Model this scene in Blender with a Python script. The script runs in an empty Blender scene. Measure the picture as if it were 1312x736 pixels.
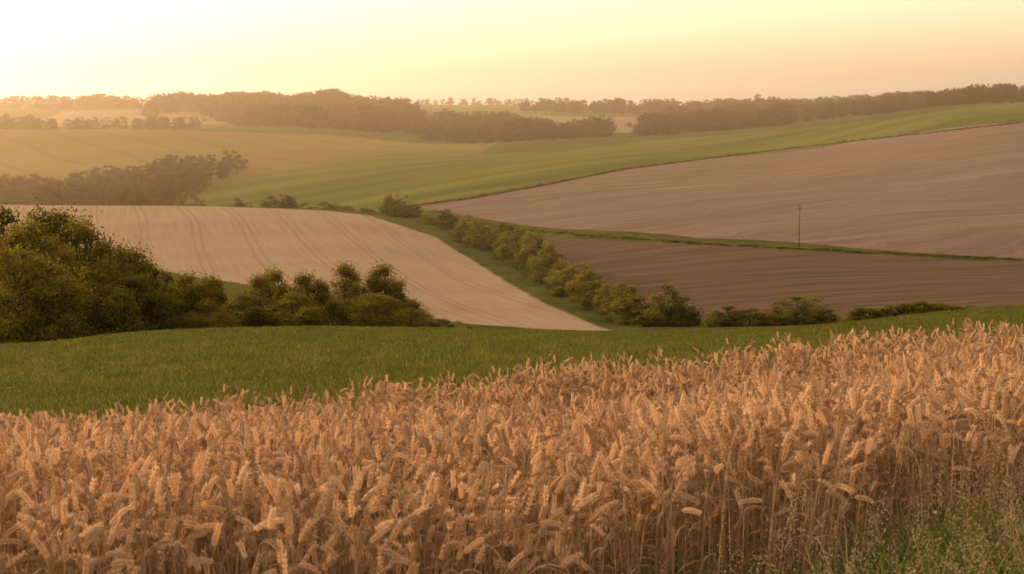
import bpy, math, random
import numpy as np
from mathutils import Vector, noise as mnoise
rng=np.random.default_rng(7); random.seed(7)
F=1822.0; TH=math.atan(230/F); EZ=2.1
SUN_AZ=math.radians(-48); SUN_EL=math.radians(11)
sc=bpy.context.scene
# ---------------------------------------------------------------- terrain
def slope(v):
    b=(368-np.asarray(v,float))/F
    return (b*math.cos(TH)-math.sin(TH))/(math.cos(TH)+b*math.sin(TH))
def xr(px,v=300):
    b=(368-v)/F
    return (px-656)/F/(math.cos(TH)+b*math.sin(TH))
D=[15,25,40,60,80,110,150,190,225,260,300,360,430,520,650,850,1100,1400,1800,2400,3500,6500]
NEAR=[1.5,4,8,12]
COL={
0:  ([-2.1,-2.1,-2.78,-3.55],[605,508,464,448,447,470,480,460,430,400,365,310,263,285,265,225,166,168,142,138,139,139]),
200:([-2.1,-2.1,-2.75,-3.5],[592,494,453,433,428,455,468,455,425,395,355,305,263,290,262,215,168,164,140,137,138,139]),
400:([-2.1,-2.1,-2.72,-3.45],[576,482,446,428,423,445,455,438,405,375,345,305,269,285,250,212,174,160,138,136,137,139]),
600:([-2.1,-2.1,-2.7,-3.4],[562,472,441,429,426,440,448,436,412,388,362,322,280,253,232,208,188,172,148,136,135,138]),
800:([-2.0,-2.0,-2.65,-3.33],[553,466,442,432,430,436,440,428,410,378,342,300,270,243,216,195,179,172,152,138,136,138]),
1000:([-1.88,-1.88,-2.55,-3.25],[546,460,436,427,425,430,432,420,406,372,334,292,262,235,210,188,166,160,146,137,136,138]),
1312:([-1.78,-1.80,-2.42,-3.1],[534,452,418,402,396,400,408,410,400,374,344,290,250,215,182,152,132,130,131,133,135,138]),
}
pxs=sorted(COL)
L=np.log(np.array(NEAR+D,float))
def pchip(x,y,xi):
    h=np.diff(x); d=np.diff(y)/h; m=np.zeros_like(y)
    m[0]=d[0]; m[-1]=d[-1]
    for i in range(1,len(y)-1):
        if d[i-1]*d[i]>0:
            w1=2*h[i]+h[i-1]; w2=h[i]+2*h[i-1]
            m[i]=(w1+w2)/(w1/d[i-1]+w2/d[i])
    k=np.clip(np.searchsorted(x,xi)-1,0,len(x)-2); t=(xi-x[k])/h[k]
    return (y[k]*(2*t**3-3*t**2+1)+m[k]*h[k]*(t**3-2*t**2+t)+y[k+1]*(-2*t**3+3*t**2)+m[k+1]*h[k]*(t**3-t**2))
NL=700; NX=300
Lg=np.linspace(L[0],L[-1],NL)
rows=[]
for p in pxs:
    nz,vv=COL[p]
    z=np.concatenate([np.array(nz),slope(vv)*np.array(D)])
    rows.append(pchip(L,z,Lg))
rows=[rows[0]]+rows+[rows[-1]*0.97]
Xc=np.array([xr(-600)]+[xr(p) for p in pxs]+[xr(1900)])
Xg=np.linspace(Xc[0],Xc[-1],NX)
R=np.array(rows); T=np.zeros((NX,NL))
for j in range(NL): T[:,j]=pchip(Xc,R[:,j],Xg)
k=np.exp(-np.linspace(-2,2,15)**2); k/=k.sum()
Tp=np.pad(T,((7,7),(0,0)),mode='edge'); T=np.array([np.convolve(Tp[:,j],k,'valid') for j in range(NL)]).T
k=np.exp(-np.linspace(-2,2,7)**2); k/=k.sum()
Tp=np.pad(T,((0,0),(3,3)),mode='edge'); T=np.array([np.convolve(Tp[i],k,'valid') for i in range(NX)])
def H(x,y):
    x=np.asarray(x,float); y=np.asarray(y,float)
    yy=np.maximum(y,1.5); X=x/np.maximum(y,3.0)
    a=np.clip((X-Xg[0])/(Xg[-1]-Xg[0])*(NX-1),0,NX-1.001); b=np.clip((np.log(yy)-Lg[0])/(Lg[-1]-Lg[0])*(NL-1),0,NL-1.001)
    i=a.astype(int); j=b.astype(int); fa=a-i; fb=b-j
    z=T[i,j]*(1-fa)*(1-fb)+T[i+1,j]*fa*(1-fb)+T[i,j+1]*(1-fa)*fb+T[i+1,j+1]*fa*fb
    amp=np.clip((y-150)/800,0,1)
    z=z+amp*(0.9*np.sin(x*0.019+y*0.006+1)*np.sin(y*0.013-x*0.004)+0.5*np.sin(x*0.041-y*0.021))
    return z+EZ
def locate(px,v,dmin,dmax):
    d=np.geomspace(dmin,dmax,600); s=float(slope(v)); x=xr(px,v)*d
    h=H(x,d); below=np.where(s*d+EZ<=h)[0]
    i=below[0] if len(below) else 599
    return (x[i],d[i])
def at(px,d,v=300): return (xr(px,v)*d,d)
# ---------------------------------------------------------------- helpers
def new_mesh_obj(name,verts,faces,mats,fmat=None,attrs=None,smooth=False,link=True):
    me=bpy.data.meshes.new(name); me.from_pydata([tuple(v) for v in verts],[],faces)
    for m in mats: me.materials.append(m)
    if fmat is not None: me.polygons.foreach_set('material_index',np.asarray(fmat,np.int32))
    if attrs:
        for n,a in attrs.items():
            at_=me.attributes.new(n,'FLOAT','POINT'); at_.data.foreach_set('value',np.asarray(a,np.float32))
    if smooth: me.polygons.foreach_set('use_smooth',np.ones(len(me.polygons),bool))
    me.update(); ob=bpy.data.objects.new(name,me)
    if link: sc.collection.objects.link(ob)
    return ob
def tube(V,Fc,path,rad,sides=5):
    b=len(V); n=len(path)
    for i,p in enumerate(path):
        t=Vector(path[min(i+1,n-1)])-Vector(path[max(i-1,0)]); t.normalize()
        u=t.cross(Vector((0.31,0.95,0.05))); u.normalize(); w=t.cross(u)
        for s in range(sides):
            a=2*math.pi*s/sides; q=Vector(p)+(u*math.cos(a)+w*math.sin(a))*rad[i]; V.append(q)
    for i in range(n-1):
        for s in range(sides):
            s2=(s+1)%sides; Fc.append((b+i*sides+s,b+i*sides+s2,b+(i+1)*sides+s2,b+(i+1)*sides+s))
def inst_group(coll):
    ng=bpy.data.node_groups.new('instances','GeometryNodeTree')
    ng.interface.new_socket('Geometry',in_out='INPUT',socket_type='NodeSocketGeometry')
    ng.interface.new_socket('Geometry',in_out='OUTPUT',socket_type='NodeSocketGeometry')
    N=ng.nodes; gi=N.new('NodeGroupInput'); go=N.new('NodeGroupOutput')
    ci=N.new('GeometryNodeCollectionInfo'); ci.inputs['Collection'].default_value=coll
    ci.inputs['Separate Children'].default_value=True; ci.inputs['Reset Children'].default_value=True
    ip=N.new('GeometryNodeInstanceOnPoints'); ip.inputs['Pick Instance'].default_value=True
    def na(nm,t):
        n=N.new('GeometryNodeInputNamedAttribute'); n.data_type=t; n.inputs['Name'].default_value=nm
        return [o for o in n.outputs if o.enabled and o.name=='Attribute'][0]
    l=ng.links.new
    l(gi.outputs[0],ip.inputs['Points']); l(ci.outputs[0],ip.inputs['Instance'])
    l(na('idx','INT'),ip.inputs['Instance Index']); l(na('rot','FLOAT_VECTOR'),ip.inputs['Rotation']); l(na('scl','FLOAT_VECTOR'),ip.inputs['Scale'])
    l(ip.outputs[0],go.inputs[0]); return ng
def scatter(name,pts,rot,scl,idx,coll):
    n=len(pts); me=bpy.data.meshes.new(name); me.vertices.add(n); me.vertices.foreach_set('co',np.asarray(pts,np.float32).ravel())
    a=me.attributes.new('rot','FLOAT_VECTOR','POINT'); a.data.foreach_set('vector',np.asarray(rot,np.float32).ravel())
    a=me.attributes.new('scl','FLOAT_VECTOR','POINT'); a.data.foreach_set('vector',np.asarray(scl,np.float32).ravel())
    a=me.attributes.new('idx','INT','POINT'); a.data.foreach_set('value',np.asarray(idx,np.int32))
    ob=bpy.data.objects.new(name,me); sc.collection.objects.link(ob)
    m=ob.modifiers.new('instances','NODES'); m.node_group=inst_group(coll); return ob
def nt(name):
    m=bpy.data.materials.new(name); m.use_nodes=True; m.node_tree.nodes.clear(); return m,m.node_tree
class NB:
    def __init__(s,t): s.t=t
    def n(s,ty,**kw):
        x=s.t.nodes.new(ty)
        for k_,v in kw.items(): setattr(x,k_,v)
        return x
    def l(s,a,b): s.t.links.new(a,b)
    def inp(s,sock,v):
        if isinstance(v,bpy.types.NodeSocket): s.l(v,sock)
        elif v is not None: sock.default_value=v
    def math(s,op,a,b=None,c=None,clamp=False):
        x=s.n('ShaderNodeMath',operation=op,use_clamp=clamp); s.inp(x.inputs[0],a); s.inp(x.inputs[1],b); s.inp(x.inputs[2],c); return x.outputs[0]
    def mix(s,f,a,b,bt='MIX'):
        x=s.n('ShaderNodeMix',data_type='RGBA',blend_type=bt); s.inp(x.inputs[0],f)
        s.inp(x.inputs[6],a if isinstance(a,bpy.types.NodeSocket) else (*a,1)); s.inp(x.inputs[7],b if isinstance(b,bpy.types.NodeSocket) else (*b,1)); return x.outputs[2]
    def rng(s,v,a,b,c=0.,d=1.):
        x=s.n('ShaderNodeMapRange'); x.clamp=True; s.inp(x.inputs[0],v)
        for i,q in enumerate((a,b,c,d)): x.inputs[i+1].default_value=q
        return x.outputs[0]
    def noise(s,vec,scale,detail=3,rough=.55):
        x=s.n('ShaderNodeTexNoise'); s.l(vec,x.inputs['Vector']); x.inputs['Scale'].default_value=scale; x.inputs['Detail'].default_value=detail; x.inputs['Roughness'].default_value=rough
        return x.outputs['Fac']
def plant_mat(name,ca,cb,trans=.35,tint=True,rnd=.25,gloss=0.):
    m,t=nt(name); B=NB(t); out=B.n('ShaderNodeOutputMaterial')
    at_=B.n('ShaderNodeAttribute',attribute_name='tint'); oi=B.n('ShaderNodeObjectInfo')
    f=B.math('ADD',at_.outputs['Fac'],B.math('MULTIPLY',B.math('SUBTRACT',oi.outputs['Random'],.5),rnd*2),clamp=True)
    c=B.mix(f,ca,cb)
    d=B.n('ShaderNodeBsdfDiffuse'); B.l(c,d.inputs[0]); res=d.outputs[0]
    if trans>0:
        tr=B.n('ShaderNodeBsdfTranslucent'); B.l(c,tr.inputs[0])
        mx=B.n('ShaderNodeMixShader'); mx.inputs[0].default_value=trans; B.l(res,mx.inputs[1]); B.l(tr.outputs[0],mx.inputs[2]); res=mx.outputs[0]
    if gloss>0:
        g_=B.n('ShaderNodeBsdfGlossy'); g_.inputs['Roughness'].default_value=.35; g_.inputs[0].default_value=(.9,.9,.8,1)
        mx=B.n('ShaderNodeMixShader'); mx.inputs[0].default_value=gloss; B.l(res,mx.inputs[1]); B.l(g_.outputs[0],mx.inputs[2]); res=mx.outputs[0]
    B.l(res,out.inputs[0]); return m
M_leaf=plant_mat('leaf_green',(.034,.04,.011),(.25,.205,.038),.45)  # bright end paints sunlit leaf edges, dark end the shade in gaps
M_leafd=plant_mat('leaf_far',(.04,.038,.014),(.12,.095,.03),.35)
M_bush=plant_mat('leaf_shrub',(.035,.045,.011),(.26,.23,.04),.45)  # bright end paints sun-caught highlights into the shrub leaves
M_bark=plant_mat('bark',(.06,.045,.03),(.12,.09,.06),0.)
M_wheat=plant_mat('wheat_ear',(.46,.33,.21),(.86,.68,.48),.48,rnd=.1)
M_straw=plant_mat('wheat_straw',(.28,.18,.095),(.56,.41,.25),.28,rnd=.1)  # straw colour darkened to paint shaded stalks below lit ears
M_grass=plant_mat('grass_blade',(.05,.07,.012),(.22,.22,.035),.45,gloss=.015)
M_verge=plant_mat('verge_blade',(.07,.11,.018),(.21,.26,.06),.4)
M_dry=plant_mat('dry_grass',(.34,.26,.16),(.58,.46,.31),.4)
# ---------------------------------------------------------------- ground sheet
ys=np.concatenate([np.linspace(-12,3,30)[:-1],np.geomspace(3,6500,900)])
xs=np.concatenate([np.linspace(-1.3,-.45,60)[:-1],np.linspace(-.45,.45,620),np.linspace(.45,1.3,60)[1:]])
YY,XX=np.meshgrid(ys,xs,indexing='ij'); PX=XX*(YY+15*np.exp(-np.maximum(YY,0)/40)); PY=YY
PZ=H(PX,PY); nr,nc=PX.shape
me=bpy.data.meshes.new('ground'); nv=nr*nc
me.vertices.add(nv); me.vertices.foreach_set('co',np.stack([PX,PY,PZ],-1).astype(np.float32).ravel())
ii=np.arange(nr*nc).reshape(nr,nc); q=np.stack([ii[:-1,:-1],ii[:-1,1:],ii[1:,1:],ii[1:,:-1]],-1).reshape(-1,4)
me.loops.add(q.size); me.loops.foreach_set('vertex_index',q.astype(np.int32).ravel())
me.polygons.add(len(q)); me.polygons.foreach_set('loop_start',np.arange(0,q.size,4,dtype=np.int32)); 
me.polygons.foreach_set('use_smooth',np.ones(len(q),bool)); me.update(calc_edges=True)
def sdf(poly):
    P=np.array(poly); x=PX.ravel(); y=PY.ravel(); d=np.full(x.shape,1e9); ins=np.zeros(x.shape,bool)
    for i in range(len(P)):
        a=P[i]; b=P[(i+1)%len(P)]; e=b-a; wx=x-a[0]; wy=y-a[1]
        t=np.clip((wx*e[0]+wy*e[1])/(e@e+1e-9),0,1); d=np.minimum(d,np.hypot(wx-e[0]*t,wy-e[1]*t))
        c=((a[1]>y)!=(b[1]>y)); 
        with np.errstate(divide='ignore',invalid='ignore'):
            xi=(b[0]-a[0])*(y-a[1])/(b[1]-a[1])+a[0]
        ins^=c&(x<xi)
    return np.where(ins,d,-d)
def lv(lst,a,b): return [locate(p,v,a,b) for p,v in lst]
FARW=[(-700,12.0),(0,12.3),(400,13.),(800,14.5),(1312,16.5),(2200,17.5)]     # far edge of wheat
NEARW=[(-900,3.9),(0,3.9),(656,4.1),(900,4.3),(1312,4.9),(2400,6.0)]
pale_edge=lv([(470,276),(500,285),(560,305),(600,330),(640,355),(700,390),(760,415),(785,424)],195,432)
polys={
'sd_wheat':[at(p,d) for p,d in FARW]+[at(p,d-.2) for p,d in NEARW[::-1]],
'sd_near':[at(p,d) for p,d in FARW]+[at(2200,105),at(1312,105),at(600,100),at(0,100),at(-700,100)],
'sd_pale':[at(-500,438),at(0,436),at(200,434),at(400,430)]+pale_edge+lv([(600,415),(500,397),(400,378),(300,362),(200,346),(100,320),(0,300)],195,432)+[at(-500,360)],
'sd_dark':lv([(662,301),(800,310),(1000,322),(1312,337)],195,430)+[at(1900,300),at(1900,240)]+lv([(1312,392),(1070,407),(860,405),(820,392),(760,365),(720,342),(690,322)],195,430),
'sd_brown':lv([(525,267),(575,273),(700,292),(900,306),(1100,319),(1312,331)],270,500)+[at(1900,330),at(1900,900)]+lv([(1312,157),(1100,180),(900,204),(800,217),(700,237),(600,255)],300,1050),
'sd_hill':[at(525,436),at(420,470),at(210,600)]+lv([(210,243),(330,224),(540,196),(780,187),(830,180),(1000,167),(1150,152)],560,1390)+[at(1312,1150),at(1900,1300),at(1900,905)]+lv([(1312,156),(1100,179),(900,203),(800,216),(700,236),(600,254)],300,1050),
'sd_left':[at(-700,560),at(300,560),at(540,700),at(640,1130),at(200,1130),at(-700,1130)],
'sd_f1':[at(40,1460),at(330,1460),at(300,1800),at(90,1780)],
'sd_f2':[at(480,1750),at(690,1750),at(700,2500),at(500,2500)],
'sd_f3':[at(680,1420),at(840,1420),at(860,1900),at(690,1850)],
}
for n_,p_ in polys.items():
    a=me.attributes.new(n_,'FLOAT','POINT'); a.data.foreach_set('value',sdf(p_).astype(np.float32))
m,t=nt('ground_soil_and_crops'); B=NB(t)
geo=B.n('ShaderNodeNewGeometry'); pos=geo.outputs['Position']; sep=B.n('ShaderNodeSeparateXYZ'); B.l(pos,sep.inputs[0]); X_,Y_=sep.outputs[0],sep.outputs[1]
n_big=B.noise(pos,.012,4); n_mid=B.noise(pos,.12,4); n_fine=B.noise(pos,2.2,5,.7); n_vf=B.noise(pos,14,4,.7)
def streak(ang,fx,fl,detail=2,warp=0):
    c,s=math.cos(ang),math.sin(ang)     # along direction (s,c) ; across (c,-s)
    ac=B.math('SUBTRACT',B.math('MULTIPLY',X_,c),B.math('MULTIPLY',Y_,s)); al=B.math('ADD',B.math('MULTIPLY',X_,s),B.math('MULTIPLY',Y_,c))
    if warp: ac=B.math('ADD',ac,B.math('MULTIPLY',B.math('SUBTRACT',n_big,.5),warp))
    cb=B.n('ShaderNodeCombineXYZ'); B.l(B.math('MULTIPLY',ac,fx),cb.inputs[0]); B.l(B.math('MULTIPLY',al,fl),cb.inputs[1])
    return B.noise(cb.outputs[0],1,detail),ac
def ct(f,lo=.35,hi=.65): return B.rng(f,lo,hi)
def tram(ac,period,half,wid,wob=6):
    wv=B.math('ADD',ac,B.math('MULTIPLY',B.math('SUBTRACT',n_big,.5),wob))
    ph=B.math('MULTIPLY',B.math('SUBTRACT',B.math('FRACT',B.math('DIVIDE',wv,period)),.5),period)
    return B.rng(B.math('ABSOLUTE',B.math('SUBTRACT',B.math('ABSOLUTE',ph),half)),wid,wid*2.2,1,0)
col=B.mix(ct(n_mid),(.06,.08,.02),(.14,.14,.04)); col=B.mix(B.math('MULTIPLY',ct(n_fine),.6),col,(.06,.075,.02))
def zone(name,zc,soft,wob=0.):
    global col
    a=B.n('ShaderNodeAttribute',attribute_name=name); f=a.outputs['Fac']
    if wob: f=B.math('ADD',f,B.math('MULTIPLY',B.math('SUBTRACT',n_mid,.5),wob))
    col=B.mix(B.rng(f,-soft,soft),col,zc)
_,acl=streak(math.radians(-35),1,1)
lc=B.mix(ct(n_big),(.18,.145,.045),(.23,.185,.065)); lc=B.mix(B.math('MULTIPLY',tram(acl,34,1.2,.8,10),.3),lc,(.10,.08,.03))
zone('sd_left',lc,3)
zone('sd_f1',B.mix(ct(n_big),(.25,.19,.11),(.30,.23,.14)),5)
zone('sd_f2',B.mix(ct(n_big),(.15,.15,.06),(.2,.18,.08)),5)
zone('sd_f3',B.mix(ct(n_big),(.24,.2,.11),(.28,.22,.14)),5)
s1,_=streak(math.radians(38),.035,.003,3); s1b,_=streak(math.radians(42),.35,.01,2)
hc=B.mix(ct(s1,.36,.64),(.085,.112,.024),(.175,.19,.048)); hc=B.mix(B.math('MULTIPLY',ct(s1b,.5,.6),.25),hc,(.06,.08,.02))  # broad light and dark crop bands also paint the ridges' shading
zone('sd_hill',hc,1.5)
s2,_=streak(math.radians(62),.9,.012,3,60); s2b,ac2=streak(math.radians(55),.05,.006,3,40); s2c,_=streak(math.radians(60),.22,.006,3,60)
bc=B.mix(ct(s2,.35,.65),(.205,.15,.118),(.315,.24,.19)); bc=B.mix(B.math('MULTIPLY',ct(s2b),.45),bc,(.18,.134,.105)); bc=B.mix(B.math('MULTIPLY',ct(s2c,.5,.62),.4),bc,(.165,.12,.092))
bc=B.mix(B.math('MULTIPLY',ct(n_fine,.45,.7),.3),bc,(.15,.108,.085))
zone('sd_brown',bc,.6,1.5)
s3,_=streak(math.radians(70),1.6,.03,3,30); s3b,_=streak(math.radians(60),.12,.01,2,30); s3c,_=streak(math.radians(66),.45,.01,2,30)
dc=B.mix(ct(s3,.35,.65),(.11,.075,.054),(.205,.148,.108)); dc=B.mix(B.math('MULTIPLY',ct(s3b),.45),dc,(.11,.076,.054)); dc=B.mix(B.math('MULTIPLY',ct(s3c,.5,.62),.4),dc,(.08,.055,.039))
zone('sd_dark',dc,.6,1.5)
s4,ac=streak(-math.atan2(37,133),1.1,.03,3); s4b,_=streak(math.radians(75),.05,.01,3)
pc=B.mix(ct(s4,.3,.7),(.33,.24,.16),(.44,.335,.235)); pc=B.mix(B.math('MULTIPLY',ct(s4b),.6),pc,(.47,.36,.255)); pc=B.mix(B.math('MULTIPLY',ct(n_fine,.3,.7),.35),pc,(.28,.205,.135))
pc=B.mix(B.math('MULTIPLY',tram(ac,13,.95,.17),.29),pc,(.15,.11,.06))
zone('sd_pale',pc,.5,1.5)
ng_=B.mix(ct(n_mid),(.06,.08,.018),(.10,.115,.03)); ng_=B.mix(B.math('MULTIPLY',ct(n_fine,.35,.6),.6),ng_,(.03,.04,.012))
zone('sd_near',ng_,.3)
zone('sd_wheat',B.mix(ct(n_vf),(.10,.07,.04),(.22,.15,.08)),.2)
bs=B.n('ShaderNodeBsdfDiffuse'); B.l(col,bs.inputs[0]); bs.inputs['Roughness'].default_value=.6
hgt=B.math('ADD',B.math('MULTIPLY',n_fine,.35),B.math('MULTIPLY',n_vf,.06))
bp=B.n('ShaderNodeBump'); bp.inputs['Strength'].default_value=.7; bp.inputs['Distance'].default_value=.5; B.l(hgt,bp.inputs['Height']); B.l(bp.outputs[0],bs.inputs['Normal'])
o=B.n('ShaderNodeOutputMaterial'); B.l(bs.outputs[0],o.inputs[0])
me.materials.append(m); g=bpy.data.objects.new('ground',me); sc.collection.objects.link(g)
# ---------------------------------------------------------------- trees
def make_tree(name,seed,h,w,nleaf,ls,mleaf,low=.22,nb=22,coll=None,bk=1.):
    r=random.Random(seed); V=[];Fc=[];fm=[];tint=[]
    lean=(r.uniform(-.06,.06)*h,r.uniform(-.06,.06)*h)
    tp=[(lean[0]*s*s,lean[1]*s*s,h*.72*s-.3*(s==0)) for s in (0,.1,.3,.55,.8,1)]
    r0=h*.028; tube(V,Fc,tp,[r0*1.4,r0,r0*.8,r0*.6,r0*.4,r0*.15],7)
    blobs=[]
    for i in range(nb):
        a=r.uniform(0,2*math.pi); zz=r.uniform(0,1)
        prof=math.sin(math.pi*min(1,(zz*.74+.22)))**.6
        rr=math.sqrt(r.uniform(.05,1))*w*.5*prof*.85
        c=Vector((lean[0]+math.cos(a)*rr,lean[1]+math.sin(a)*rr,h*(low+.08+(1-low-.16)*zz)))
        br=bk*h*r.uniform(.07,.16)*(1.15-.5*zz); blobs.append((c,br,r.uniform(0,1)))
        if i%3==0:
            zb=max(.12*h,min(.66*h,c.z-.25*h*r.uniform(.5,1))); s=zb/(.72*h)
            p0=Vector((lean[0]*s*s,lean[1]*s*s,zb)); mid=(p0+c)/2+Vector((0,0,-.04*h))
            tube(V,Fc,[p0,mid,c+Vector((0,0,br*.4))],[r0*.42,r0*.28,r0*.08],4)
    fm=[0]*len(Fc); tint=[r.random() for _ in V]
    tot=sum(b[1]**2 for b in blobs)
    for c,br,tv in blobs:
        n=int(nleaf*br**2/tot)
        for j in range(n):
            d=Vector((r.gauss(0,1),r.gauss(0,1),r.gauss(0,1))); d.normalize()
            nn=mnoise.noise(d*2.6+c)*.95+1
            rad=br*nn*(r.random()**.55)*(1.0 if r.random()<.8 else r.uniform(1.1,1.5))
            p=c+Vector((d.x*rad*1.15,d.y*rad*1.15,d.z*rad*.95))
            if p.z<.02*h: continue
            s=ls*r.uniform(.5,1.25)
            nrm=(d*.6+Vector((r.gauss(0,1),r.gauss(0,1),r.gauss(0,1)))*.7); nrm.normalize()
            u=nrm.cross(Vector((r.gauss(0,1),r.gauss(0,1),r.gauss(0,1)))); u.normalize(); vv=nrm.cross(u)
            b=len(V); V+= [p-u*s*.5,p-vv*s*.3,p+u*s*.6,p+vv*s*.3]; Fc.append((b,b+1,b+2,b+3)); fm.append(1)
            tt=min(1,max(0,.22+.5*(tv-.5)+.4*d.z*.5+.3*(p.z/h)+r.uniform(-.15,.2))); tint+=[tt]*4  # clump tops and upper crown tinted lighter, light from above in the colour
    zm=sorted(v.z for v in V)[-max(4,len(V)//300)]; V=[Vector((v.x,v.y,v.z*h/zm)) for v in V]
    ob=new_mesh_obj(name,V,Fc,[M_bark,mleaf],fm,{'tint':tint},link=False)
    if coll: coll.objects.link(ob)
    return ob
def sub(name): return bpy.data.collections.new(name)
cF=sub('far_tree_kinds')
for i in range(8): make_tree('far_tree_kind_%d'%i,100+i,10,[9,11,7,12,10,8,9,10][i],1300,.62,M_leafd,low=.0,nb=20,coll=cF)
cB=sub('shrub_kinds')
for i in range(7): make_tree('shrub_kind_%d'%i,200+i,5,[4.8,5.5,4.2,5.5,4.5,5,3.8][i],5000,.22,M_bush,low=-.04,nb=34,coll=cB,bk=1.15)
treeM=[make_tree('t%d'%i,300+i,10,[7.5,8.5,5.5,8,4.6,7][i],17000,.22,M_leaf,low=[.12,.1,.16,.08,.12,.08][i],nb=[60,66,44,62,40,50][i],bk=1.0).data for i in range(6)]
def top_h(px,vt,d): 
    x,y=at(px,d,vt); return float(slope(vt))*d+EZ-float(H(x,y))
near_trees=[(-60,262,132,1),(-10,262,128,0),(45,286,118,3),(78,270,135,1),(105,284,130,0),(20,318,105,1),(70,340,105,3),(120,345,108,0),(125,310,140,4),(158,318,145,4),(165,352,125,5),(185,333,148,4),
(205,345,150,0),(235,350,155,4),(215,375,125,1),(275,354,155,4),(255,362,150,1),(310,376,145,1),(265,384,128,0),(328,352,160,4),(350,344,165,2),(385,350,170,4),(330,390,135,3),(370,374,145,1),(412,358,168,4),(440,338,175,4),(462,364,170,0),(488,338,175,2),(506,358,178,4),(520,382,180,5),(478,376,155,1),(430,382,160,3),(400,394,140,5),(530,394,165,3),(-130,262,135,3),(-220,265,150,0)]
kn={0:'oak_tree',1:'oak_tree',2:'ash_tree',3:'maple_tree',4:'ash_tree',5:'hawthorn_tree'}
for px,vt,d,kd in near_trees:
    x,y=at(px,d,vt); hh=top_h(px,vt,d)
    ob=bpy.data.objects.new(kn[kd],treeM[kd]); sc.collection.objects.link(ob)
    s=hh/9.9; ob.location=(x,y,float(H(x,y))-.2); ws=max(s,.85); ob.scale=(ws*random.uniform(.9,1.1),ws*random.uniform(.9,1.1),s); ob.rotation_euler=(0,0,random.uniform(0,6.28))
def shrubs(name,lst,mul=1.):
    P=[];Rr=[];S=[];I=[]
    for x,y,hh,ww in lst:
        P.append((x,y,float(H(x,y))-.15)); Rr.append((0,0,random.uniform(0,6.28))); S.append((ww*mul/5.2,ww*mul/5.2,hh/4.8)); I.append(random.randrange(7))
    return scatter(name,P,Rr,S,I,cB)
def bypx(l): return [(*at(px,d,vt),top_h(px,vt,d),w) for px,vt,d,w in l]
# diagonal hedgerow beside the pale field
hl=[]
for px,v,vt,w in [(492,268,251,5),(505,272,247,7),(520,275,262,5),(545,286,278,4),(565,290,268,5),(585,300,283,5),(592,308,279,7),(605,316,283,7),(620,322,291,6),(640,330,287,7),(655,338,295,7),(668,345,300,6),(682,357,301,7),(694,364,312,6),(708,370,336,5),(722,380,343,6),(740,388,341,6),(756,396,361,6),(770,403,364,5),(790,412,364,6),(802,416,382,5)]:
    x,y=locate(px,v,195,430); hh=max(1.2,(float(slope(vt))*y+EZ-float(H(x,y)))); hl.append((x+1.5,y,hh,w*1.15))
    for _ in range(3): hl.append((x+1.8+random.uniform(-1.5,1.5),y+random.uniform(-6,7),hh*random.uniform(.4,.8),random.uniform(4,6)))
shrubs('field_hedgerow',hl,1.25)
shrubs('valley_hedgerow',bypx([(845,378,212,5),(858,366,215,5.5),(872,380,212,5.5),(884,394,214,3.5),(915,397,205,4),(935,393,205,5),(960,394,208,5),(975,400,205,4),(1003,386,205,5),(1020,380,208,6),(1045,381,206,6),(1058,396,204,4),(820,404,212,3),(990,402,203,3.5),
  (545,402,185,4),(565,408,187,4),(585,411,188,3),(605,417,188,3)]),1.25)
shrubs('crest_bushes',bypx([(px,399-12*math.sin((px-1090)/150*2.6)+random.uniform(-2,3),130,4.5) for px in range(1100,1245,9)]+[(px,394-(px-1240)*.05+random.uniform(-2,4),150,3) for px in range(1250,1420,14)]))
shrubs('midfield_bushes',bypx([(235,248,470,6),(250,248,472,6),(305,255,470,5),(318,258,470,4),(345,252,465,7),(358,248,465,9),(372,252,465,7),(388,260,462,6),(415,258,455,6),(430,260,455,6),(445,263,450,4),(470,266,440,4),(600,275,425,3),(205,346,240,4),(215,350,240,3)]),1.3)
hl=[]
for (a,b,wid) in [((560,280),(700,298),1.5),((700,298),(900,313),1.3),((900,313),(1312,334),1.0)]:
    n=int((b[0]-a[0])/3.6)
    for i in range(n):
        f=i/n; x,y=locate(a[0]+(b[0]-a[0])*f,a[1]+(b[1]-a[1])*f,260,500); hl.append((x+random.uniform(-1,1),y+random.uniform(-1,1),random.uniform(.3,1.0)*wid*.6,random.uniform(1.5,3)))
for i in range(220):
    f=i/220; tb=[(525,266),(600,256),(700,238),(800,218),(900,205),(1100,181),(1312,158)]; px=525+787*f
    v=np.interp(px,[q[0] for q in tb],[q[1] for q in tb]); x,y=locate(px,v,300,1050); hl.append((x,y+2,random.uniform(.5,1.4),random.uniform(2.5,4)))
shrubs('field_boundary_hedge',hl)
# distant woods
def wood(name,poly,n,h0,h1):
    P=np.array(poly,float); out=[]
    x0,x1,y0,y1=P[:,0].min(),P[:,0].max(),P[:,1].min(),P[:,1].max()
    while len(out)<n:
        x=random.uniform(x0,x1); y=random.uniform(y0,y1); ins=False
        for i in range(len(P)):
            a=P[i];b=P[(i+1)%len(P)]
            if (a[1]>y)!=(b[1]>y) and x<(b[0]-a[0])*(y-a[1])/(b[1]-a[1])+a[0]: ins=not ins
        if ins: out.append((x,y))
    pts=[];S=[];Rr=[]
    for px,d in out:
        x,y=at(px,d); pts.append((x,y,float(H(x,y))-.5)); s=random.uniform(h0,h1)/10*(1+.3*mnoise.noise(Vector((px*.02,d*.004,0)))); w=s*random.uniform(1.0,1.45); S.append((w,w,s)); Rr.append((0,0,random.uniform(0,6.28)))
    scatter(name,pts,Rr,S,np.array([random.randrange(8) for _ in pts]),cF)
wood('valley_woodland',[(-300,570),(150,565),(225,590),(205,640),(250,700),(325,820),(280,860),(180,800),(80,740),(-300,700)],340,7,12)
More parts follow.
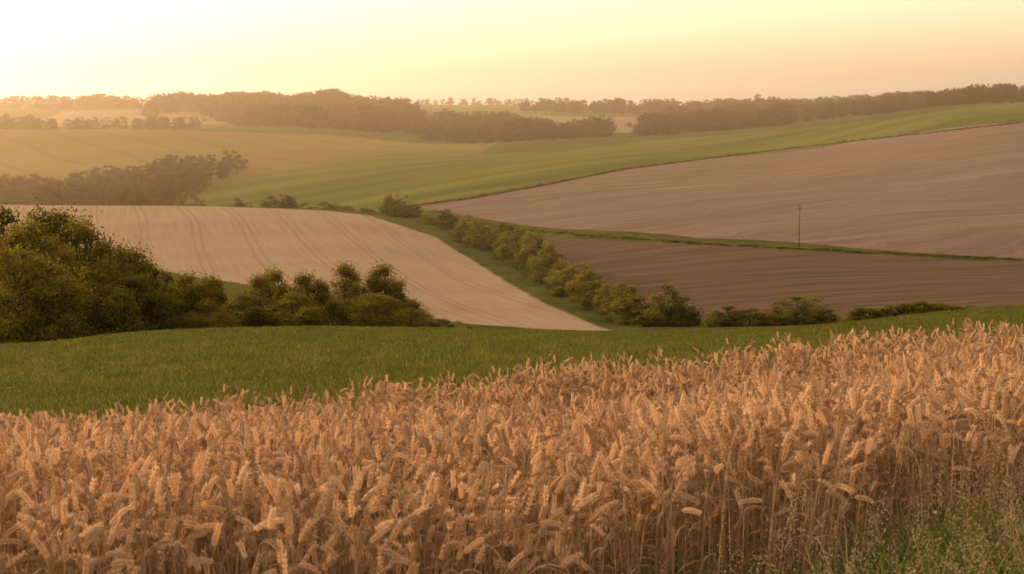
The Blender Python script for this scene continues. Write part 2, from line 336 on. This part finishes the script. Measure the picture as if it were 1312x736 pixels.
wood('ridge_woodland',[(180,1480),(240,1700),(330,1250),(440,1220),(545,1350),(520,1750),(420,1950),(250,1950)],560,15,22)
wood('left_ridge_woodland',[(-300,1850),(300,1850),(300,2050),(-300,2050)],260,12,19)
wood('left_slope_woodland',[(-300,1200),(100,1180),(260,1250),(260,1320),(-300,1400)],200,8,13)
wood('central_woodland',[(545,1180),(640,1150),(760,1200),(795,1280),(700,1380),(660,1600),(560,1600)],330,11,18)
wood('central_ridge_trees',[(670,1950),(1180,1900),(1180,2150),(670,2150)],260,11,19)
wood('right_woodland',[(815,1230),(900,1300),(1010,1330),(1010,1800),(850,1700)],260,13,19)
wood('right_ridge_woodland',[(990,1500),(1100,1400),(1180,1350),(1180,1700),(990,1800)],200,12,18)
wood('right_hill_woodland',[(1180,1300),(1500,1300),(1500,1500),(1180,1500)],200,12,17)
wood('horizon_trees',[(-300,2600),(1700,2600),(1700,3000),(-300,3000)],350,8,15)
# ---------------------------------------------------------------- utility pole
def pole(px,d,hh):
    V=[];Fc=[]; tube(V,Fc,[(0,0,-.5),(0,0,hh*.5),(0,0,hh)],[.11,.09,.07],10)
    n=len(V); Fc.append(tuple(range(n-10,n)))
    tube(V,Fc,[(-.35,0,hh-.5),(.35,0,hh-.5)],[.06,.06],4)
    for xx in (-.3,0,.3):
        b=hh-.43 if xx else hh; tube(V,Fc,[(xx,0,b-.02),(xx,0,b+.12),(xx,0,b+.22)],[.03,.07,.04],6)
    x,y=at(px,d); ob=new_mesh_obj('utility_pole',V,Fc,[M_bark],attrs={'tint':[.2]*len(V)}); ob.location=(x,y,float(H(x,y)))
x,y=locate(1024,317,270,500); pole(1024,y,float(slope(265))*y+EZ-float(H(x,y))); pole(595,2300,12)
# ---------------------------------------------------------------- wheat
TILE=.32
def add_oct(V,Fc,c,ax,side,l,w,w2):
    b=len(V); o=ax.cross(side)
    V+= [c-ax*l*.45,c+side*w,c+o*w2,c-side*w,c-o*w2,c+ax*l*.6]
    for i in range(4):
        j=1+(i+1)%4; Fc.append((b,b+j,b+1+i)); Fc.append((b+5,b+1+i,b+j))
def wheat_tile(name,seed,coll,ns):
    r=random.Random(seed); V=[];Fc=[];fm=[];tint=[]
    def close(mi,tv):
        while len(fm)<len(Fc): fm.append(mi)
        while len(tint)<len(V): tint.append(min(1,max(0,tv+r.uniform(-.12,.12))))
    for k_ in range(ns):
        p=Vector((r.uniform(-.5,.5)*TILE*1.08,r.uniform(-.5,.5)*TILE*1.08,-.05)); hgt=r.uniform(.74,1.02)+mnoise.noise(Vector((p.x*7+seed,p.y*7,0)))*.12
        phi=r.gauss(0.0,1.3); dh=Vector((math.cos(phi),math.sin(phi),0)); lean=math.radians(r.uniform(0,11)); beta=math.radians(r.choice([r.uniform(5,30),r.uniform(15,60),r.uniform(40,90),r.uniform(90,140)]))
        path=[p.copy()]; nseg=6
        for i in range(nseg):
            a=lean*(i/nseg); p=p+(Vector((0,0,math.cos(a)))+dh*math.sin(a))*(hgt*.86/nseg); path.append(p.copy())
        neck=hgt*.08
        for i in range(4):
            a=lean+beta*.6*((i+1)/4)**1.3; p=p+(Vector((0,0,math.cos(a)))+dh*math.sin(a))*(neck/4); path.append(p.copy())
        tube(V,Fc,path,[.0021]*nseg+[.0016]*5,3); close(1,.5+.45*r.uniform(-1,1))
        el=r.uniform(.058,.092); nsp=9; tv=r.uniform(.0,1); side0=Vector((-dh.y,dh.x,0)); tw=r.uniform(0,3.14)
        for i in range(nsp):
            a=lean+beta*(.6+.4*(i/nsp)); ax=Vector((0,0,math.cos(a)))+dh*math.sin(a); p=p+ax*(el/nsp)
            o=ax.cross(side0); s1=side0*math.cos(tw)+o*math.sin(tw); s2=ax.cross(s1); w=.0064*(1-.55*abs(i/nsp-.4))
            for sg,sd in ((1,s1),(-1,s1),(1,s2),(-1,s2)):
                if sd is s2 and i%2: continue
                axx=(ax+sd*sg*.5).normalized(); c=p+sd*sg*w*.9
                add_oct(V,Fc,c,axx,sd,.0172,.0041,.0036)
                if r.random()<.6:
                    e=c+axx*.008; al=r.uniform(.008,.024)*(1 if i<nsp-2 else 1.4); wv_=axx.cross(Vector((.3,.2,.9))).normalized()*.0007
                    b=len(V); V+=[e-wv_,e+wv_,e+(axx+ax*.3).normalized()*al]; Fc.append((b,b+1,b+2))
        close(0,tv)
        for _ in range(r.choice([1,2,2,3])):
            i0=r.randrange(2,6); q=path[i0]; ph=r.uniform(0,6.28); ld=Vector((math.cos(ph),math.sin(ph),0)); ll=r.uniform(.10,.20); a=r.uniform(.2,.6); wd=Vector((-ld.y,ld.x,0)); b=len(V); c=q.copy(); tws=r.uniform(-1,1)
            for i in range(6):
                f=i/5; ww=.004*(1-f)**.6+.0004; wr=wd*math.cos(tws*f*2)+Vector((0,0,1))*math.sin(tws*f*2); V+=[c-wr*ww,c+wr*ww]
                if i<5: Fc.append((b+2*i,b+2*i+1,b+2*i+3,b+2*i+2))
                c=c+(ld*math.sin(a)+Vector((0,0,math.cos(a))))*(ll/5); a+=r.uniform(.3,.75)
            close(1,r.uniform(.1,.8))
    ob=new_mesh_obj(name,V,Fc,[M_wheat,M_straw],fm,{'tint':tint},link=False); coll.objects.link(ob)
cW=sub('wheat_kinds')
NT=12
for i in range(NT): wheat_tile('wheat_kind_%02d'%i,500+i,cW,40)
def col_bounds(tab,X): return np.interp(X,[xr(p) for p,_ in tab],[d for _,d in tab])
gx,gy=np.meshgrid(np.arange(-9.6,9.8,TILE),np.arange(3.4,18,TILE)); gx=gx.ravel(); gy=gy.ravel()
gx=gx+rng.uniform(-.08,.08,len(gx)); gy=gy+rng.uniform(-.08,.08,len(gx)); X=gx/gy
ok=(gy>col_bounds(NEARW,X)+.12+rng.normal(0,.08,len(gx)))&(gy<col_bounds(FARW,X)-.1+rng.normal(0,.1,len(gx)))&(X>-.50)&(X<.52)
x,y=gx[ok],gy[ok]; z=H(x,y); nn=len(x)
hn=np.array([mnoise.noise(Vector((a*.9,b*.9,0)))*.12+mnoise.noise(Vector((a*2.2,b*2.2,5)))*.08 for a,b in zip(x,y)]); s=.97+hn+rng.normal(0,.02,nn)
scatter('wheat_field',np.stack([x,y,z],1),np.stack([rng.normal(0,.05,nn),rng.normal(0,.05,nn),rng.uniform(0,6.28,nn)],1),np.stack([np.ones(nn)*1.05,np.ones(nn)*1.05,s],1),rng.integers(0,NT,nn),cW)
# ---------------------------------------------------------------- grasses
def blades(name,seed,coll,mat,n,h,w,spread,droop,head=False):
    r=random.Random(seed);V=[];Fc=[];tint=[]
    for _ in range(n):
        c=Vector((r.uniform(-spread,spread),r.uniform(-spread,spread),-.01)); ph=r.uniform(0,6.28); ld=Vector((math.cos(ph),math.sin(ph),0)); wd=Vector((-ld.y,ld.x,0)); a=r.uniform(.02,.3); hh=h*r.uniform(.5,1.1); b=len(V); tv=r.uniform(.1,.9); k_=r.uniform(.3,1)*droop/6
        for i in range(6):
            f=i/5; ww=w*(1-f)**.7+.0003; V+=[c-wd*ww,c+wd*ww]
            if i<5: Fc.append((b+2*i,b+2*i+1,b+2*i+3,b+2*i+2))
            c=c+(ld*math.sin(a)+Vector((0,0,math.cos(a))))*(hh/5); a+=k_*(1+f)
        if head:
            for j in range(26):
                f=j/26; q=c-(Vector((0,0,1))*hh*.22*f)+Vector((r.gauss(0,1),r.gauss(0,1),r.gauss(0,.4)))*(.004+.014*f); bb=len(V); u=Vector((r.gauss(0,1),r.gauss(0,1),r.gauss(0,1))).normalized()*.0025
                V+=[q-u,q+Vector((.002,0,.004)),q+u]; Fc.append((bb,bb+1,bb+2))
        while len(tint)<len(V): tint.append(tv)
    ob=new_mesh_obj(name,V,Fc,[mat],None,{'tint':tint},link=False); coll.objects.link(ob)
cG=sub('crop_kinds'); 
for i in range(5): blades('crop_kind_%d'%i,700+i,cG,M_grass,110,.17,.006,.24,1.2)
n=17000; X=rng.uniform(-.5,.5,n); y=np.exp(rng.uniform(math.log(12),math.log(95),n)); ok=y>col_bounds(FARW,X)+.2; X,y=X[ok],y[ok]; x=X*y; nn=len(x); s=rng.uniform(.8,1.3,nn)*(.8+y/50)
scatter('green_crop_field',np.stack([x,y,H(x,y)],1),np.stack([np.zeros(nn),np.zeros(nn),rng.uniform(0,6.28,nn)],1),np.stack([s,s,rng.uniform(.7,1.25,nn)],1),rng.integers(0,5,nn),cG)
cV=sub('verge_kinds')
for i in range(4): blades('verge_kind_%d'%i,800+i,cV,M_verge,40,.55,.0042,.09,1.7)
for i in range(2): blades('verge_kind_dry_%d'%i,820+i,cV,M_dry,9,.62,.0014,.10,.9,head=True)
n=4600; px=rng.uniform(560,1700,n); X=xr(px,650); nb=col_bounds(NEARW,X); y=nb-rng.uniform(-.6,1.4,n)
dens=np.clip((px-1020)/260,.02,.85)*np.where(y>nb+.1,.3,1)+.45*np.exp(-((px-850)/35)**2)*(y>nb-.3); ok=(rng.uniform(0,1,n)<dens)&(y>2.9); X,y=X[ok],y[ok]; x=X*y; nn=len(x); s=rng.uniform(.6,1.15,nn)
scatter('verge_grass',np.stack([x,y,H(x,y)],1),np.stack([rng.normal(0,.08,nn),rng.normal(0,.08,nn),rng.uniform(0,6.28,nn)],1),np.stack([s,s,s],1),rng.integers(0,6,nn),cV)
# ---------------------------------------------------------------- haze lying over the valley
V=[(a,b,c) for a in (-9000,9000) for b in (150,6900) for c in (-120,110)]
hz,t=nt('haze_air'); B=NB(t); vs=B.n('ShaderNodeVolumeScatter'); vs.inputs['Color'].default_value=(1,.78,.52,1); vs.inputs['Density'].default_value=.00027; vs.inputs['Anisotropy'].default_value=.77
o=B.n('ShaderNodeOutputMaterial'); B.l(vs.outputs[0],o.inputs['Volume'])
new_mesh_obj('haze',V,[(0,1,3,2),(4,6,7,5),(0,4,5,1),(2,3,7,6),(0,2,6,4),(1,5,7,3)],[hz])
# ---------------------------------------------------------------- light
w=bpy.data.worlds.new('World'); sc.world=w; w.use_nodes=True; t=w.node_tree; B=NB(t); bg=t.nodes['Background']
sk=B.n('ShaderNodeTexSky'); sk.sky_type='NISHITA'; sk.sun_disc=False; sk.sun_elevation=SUN_EL; sk.sun_rotation=SUN_AZ%(2*math.pi); sk.air_density=1.6; sk.dust_density=5; sk.ozone_density=.6
ga=B.n('ShaderNodeGamma'); B.l(sk.outputs[0],ga.inputs[0]); ga.inputs[1].default_value=.5
hs=B.n('ShaderNodeHueSaturation'); hs.inputs['Saturation'].default_value=.54; B.l(ga.outputs[0],hs.inputs['Color'])
tc=B.n('ShaderNodeTexCoord'); sp=B.n('ShaderNodeSeparateXYZ'); B.l(tc.outputs['Generated'],sp.inputs[0]); zf=B.rng(sp.outputs[2],.12,.6,1,.52)
tinted=B.mix(1.,hs.outputs[0],(9.4,6.6,4.85),'MULTIPLY'); vm=B.n('ShaderNodeVectorMath',operation='SCALE'); B.l(tinted,vm.inputs[0]); B.l(zf,vm.inputs['Scale'])
B.l(vm.outputs[0],bg.inputs[0]); bg.inputs[1].default_value=.125
su=bpy.data.lights.new('sun','SUN'); su.energy=5; su.angle=math.radians(.5); su.color=(1,.69,.41)
so=bpy.data.objects.new('sun',su); sc.collection.objects.link(so)
Ls=Vector((math.sin(SUN_AZ)*math.cos(SUN_EL),math.cos(SUN_AZ)*math.cos(SUN_EL),math.sin(SUN_EL))); so.rotation_euler=Ls.to_track_quat('Z','Y').to_euler()
cam=bpy.data.cameras.new('camera'); cam.lens=50; cam.sensor_width=36; cam.clip_end=20000; cam.clip_start=.05
cam.dof.use_dof=True; cam.dof.focus_distance=15; cam.dof.aperture_fstop=7.1
co=bpy.data.objects.new('camera',cam); sc.collection.objects.link(co); co.location=(0,0,EZ); co.rotation_euler=(math.pi/2-TH,0,0); sc.camera=co
sc.view_settings.view_transform='Standard'; sc.view_settings.look='None'; sc.view_settings.exposure=0
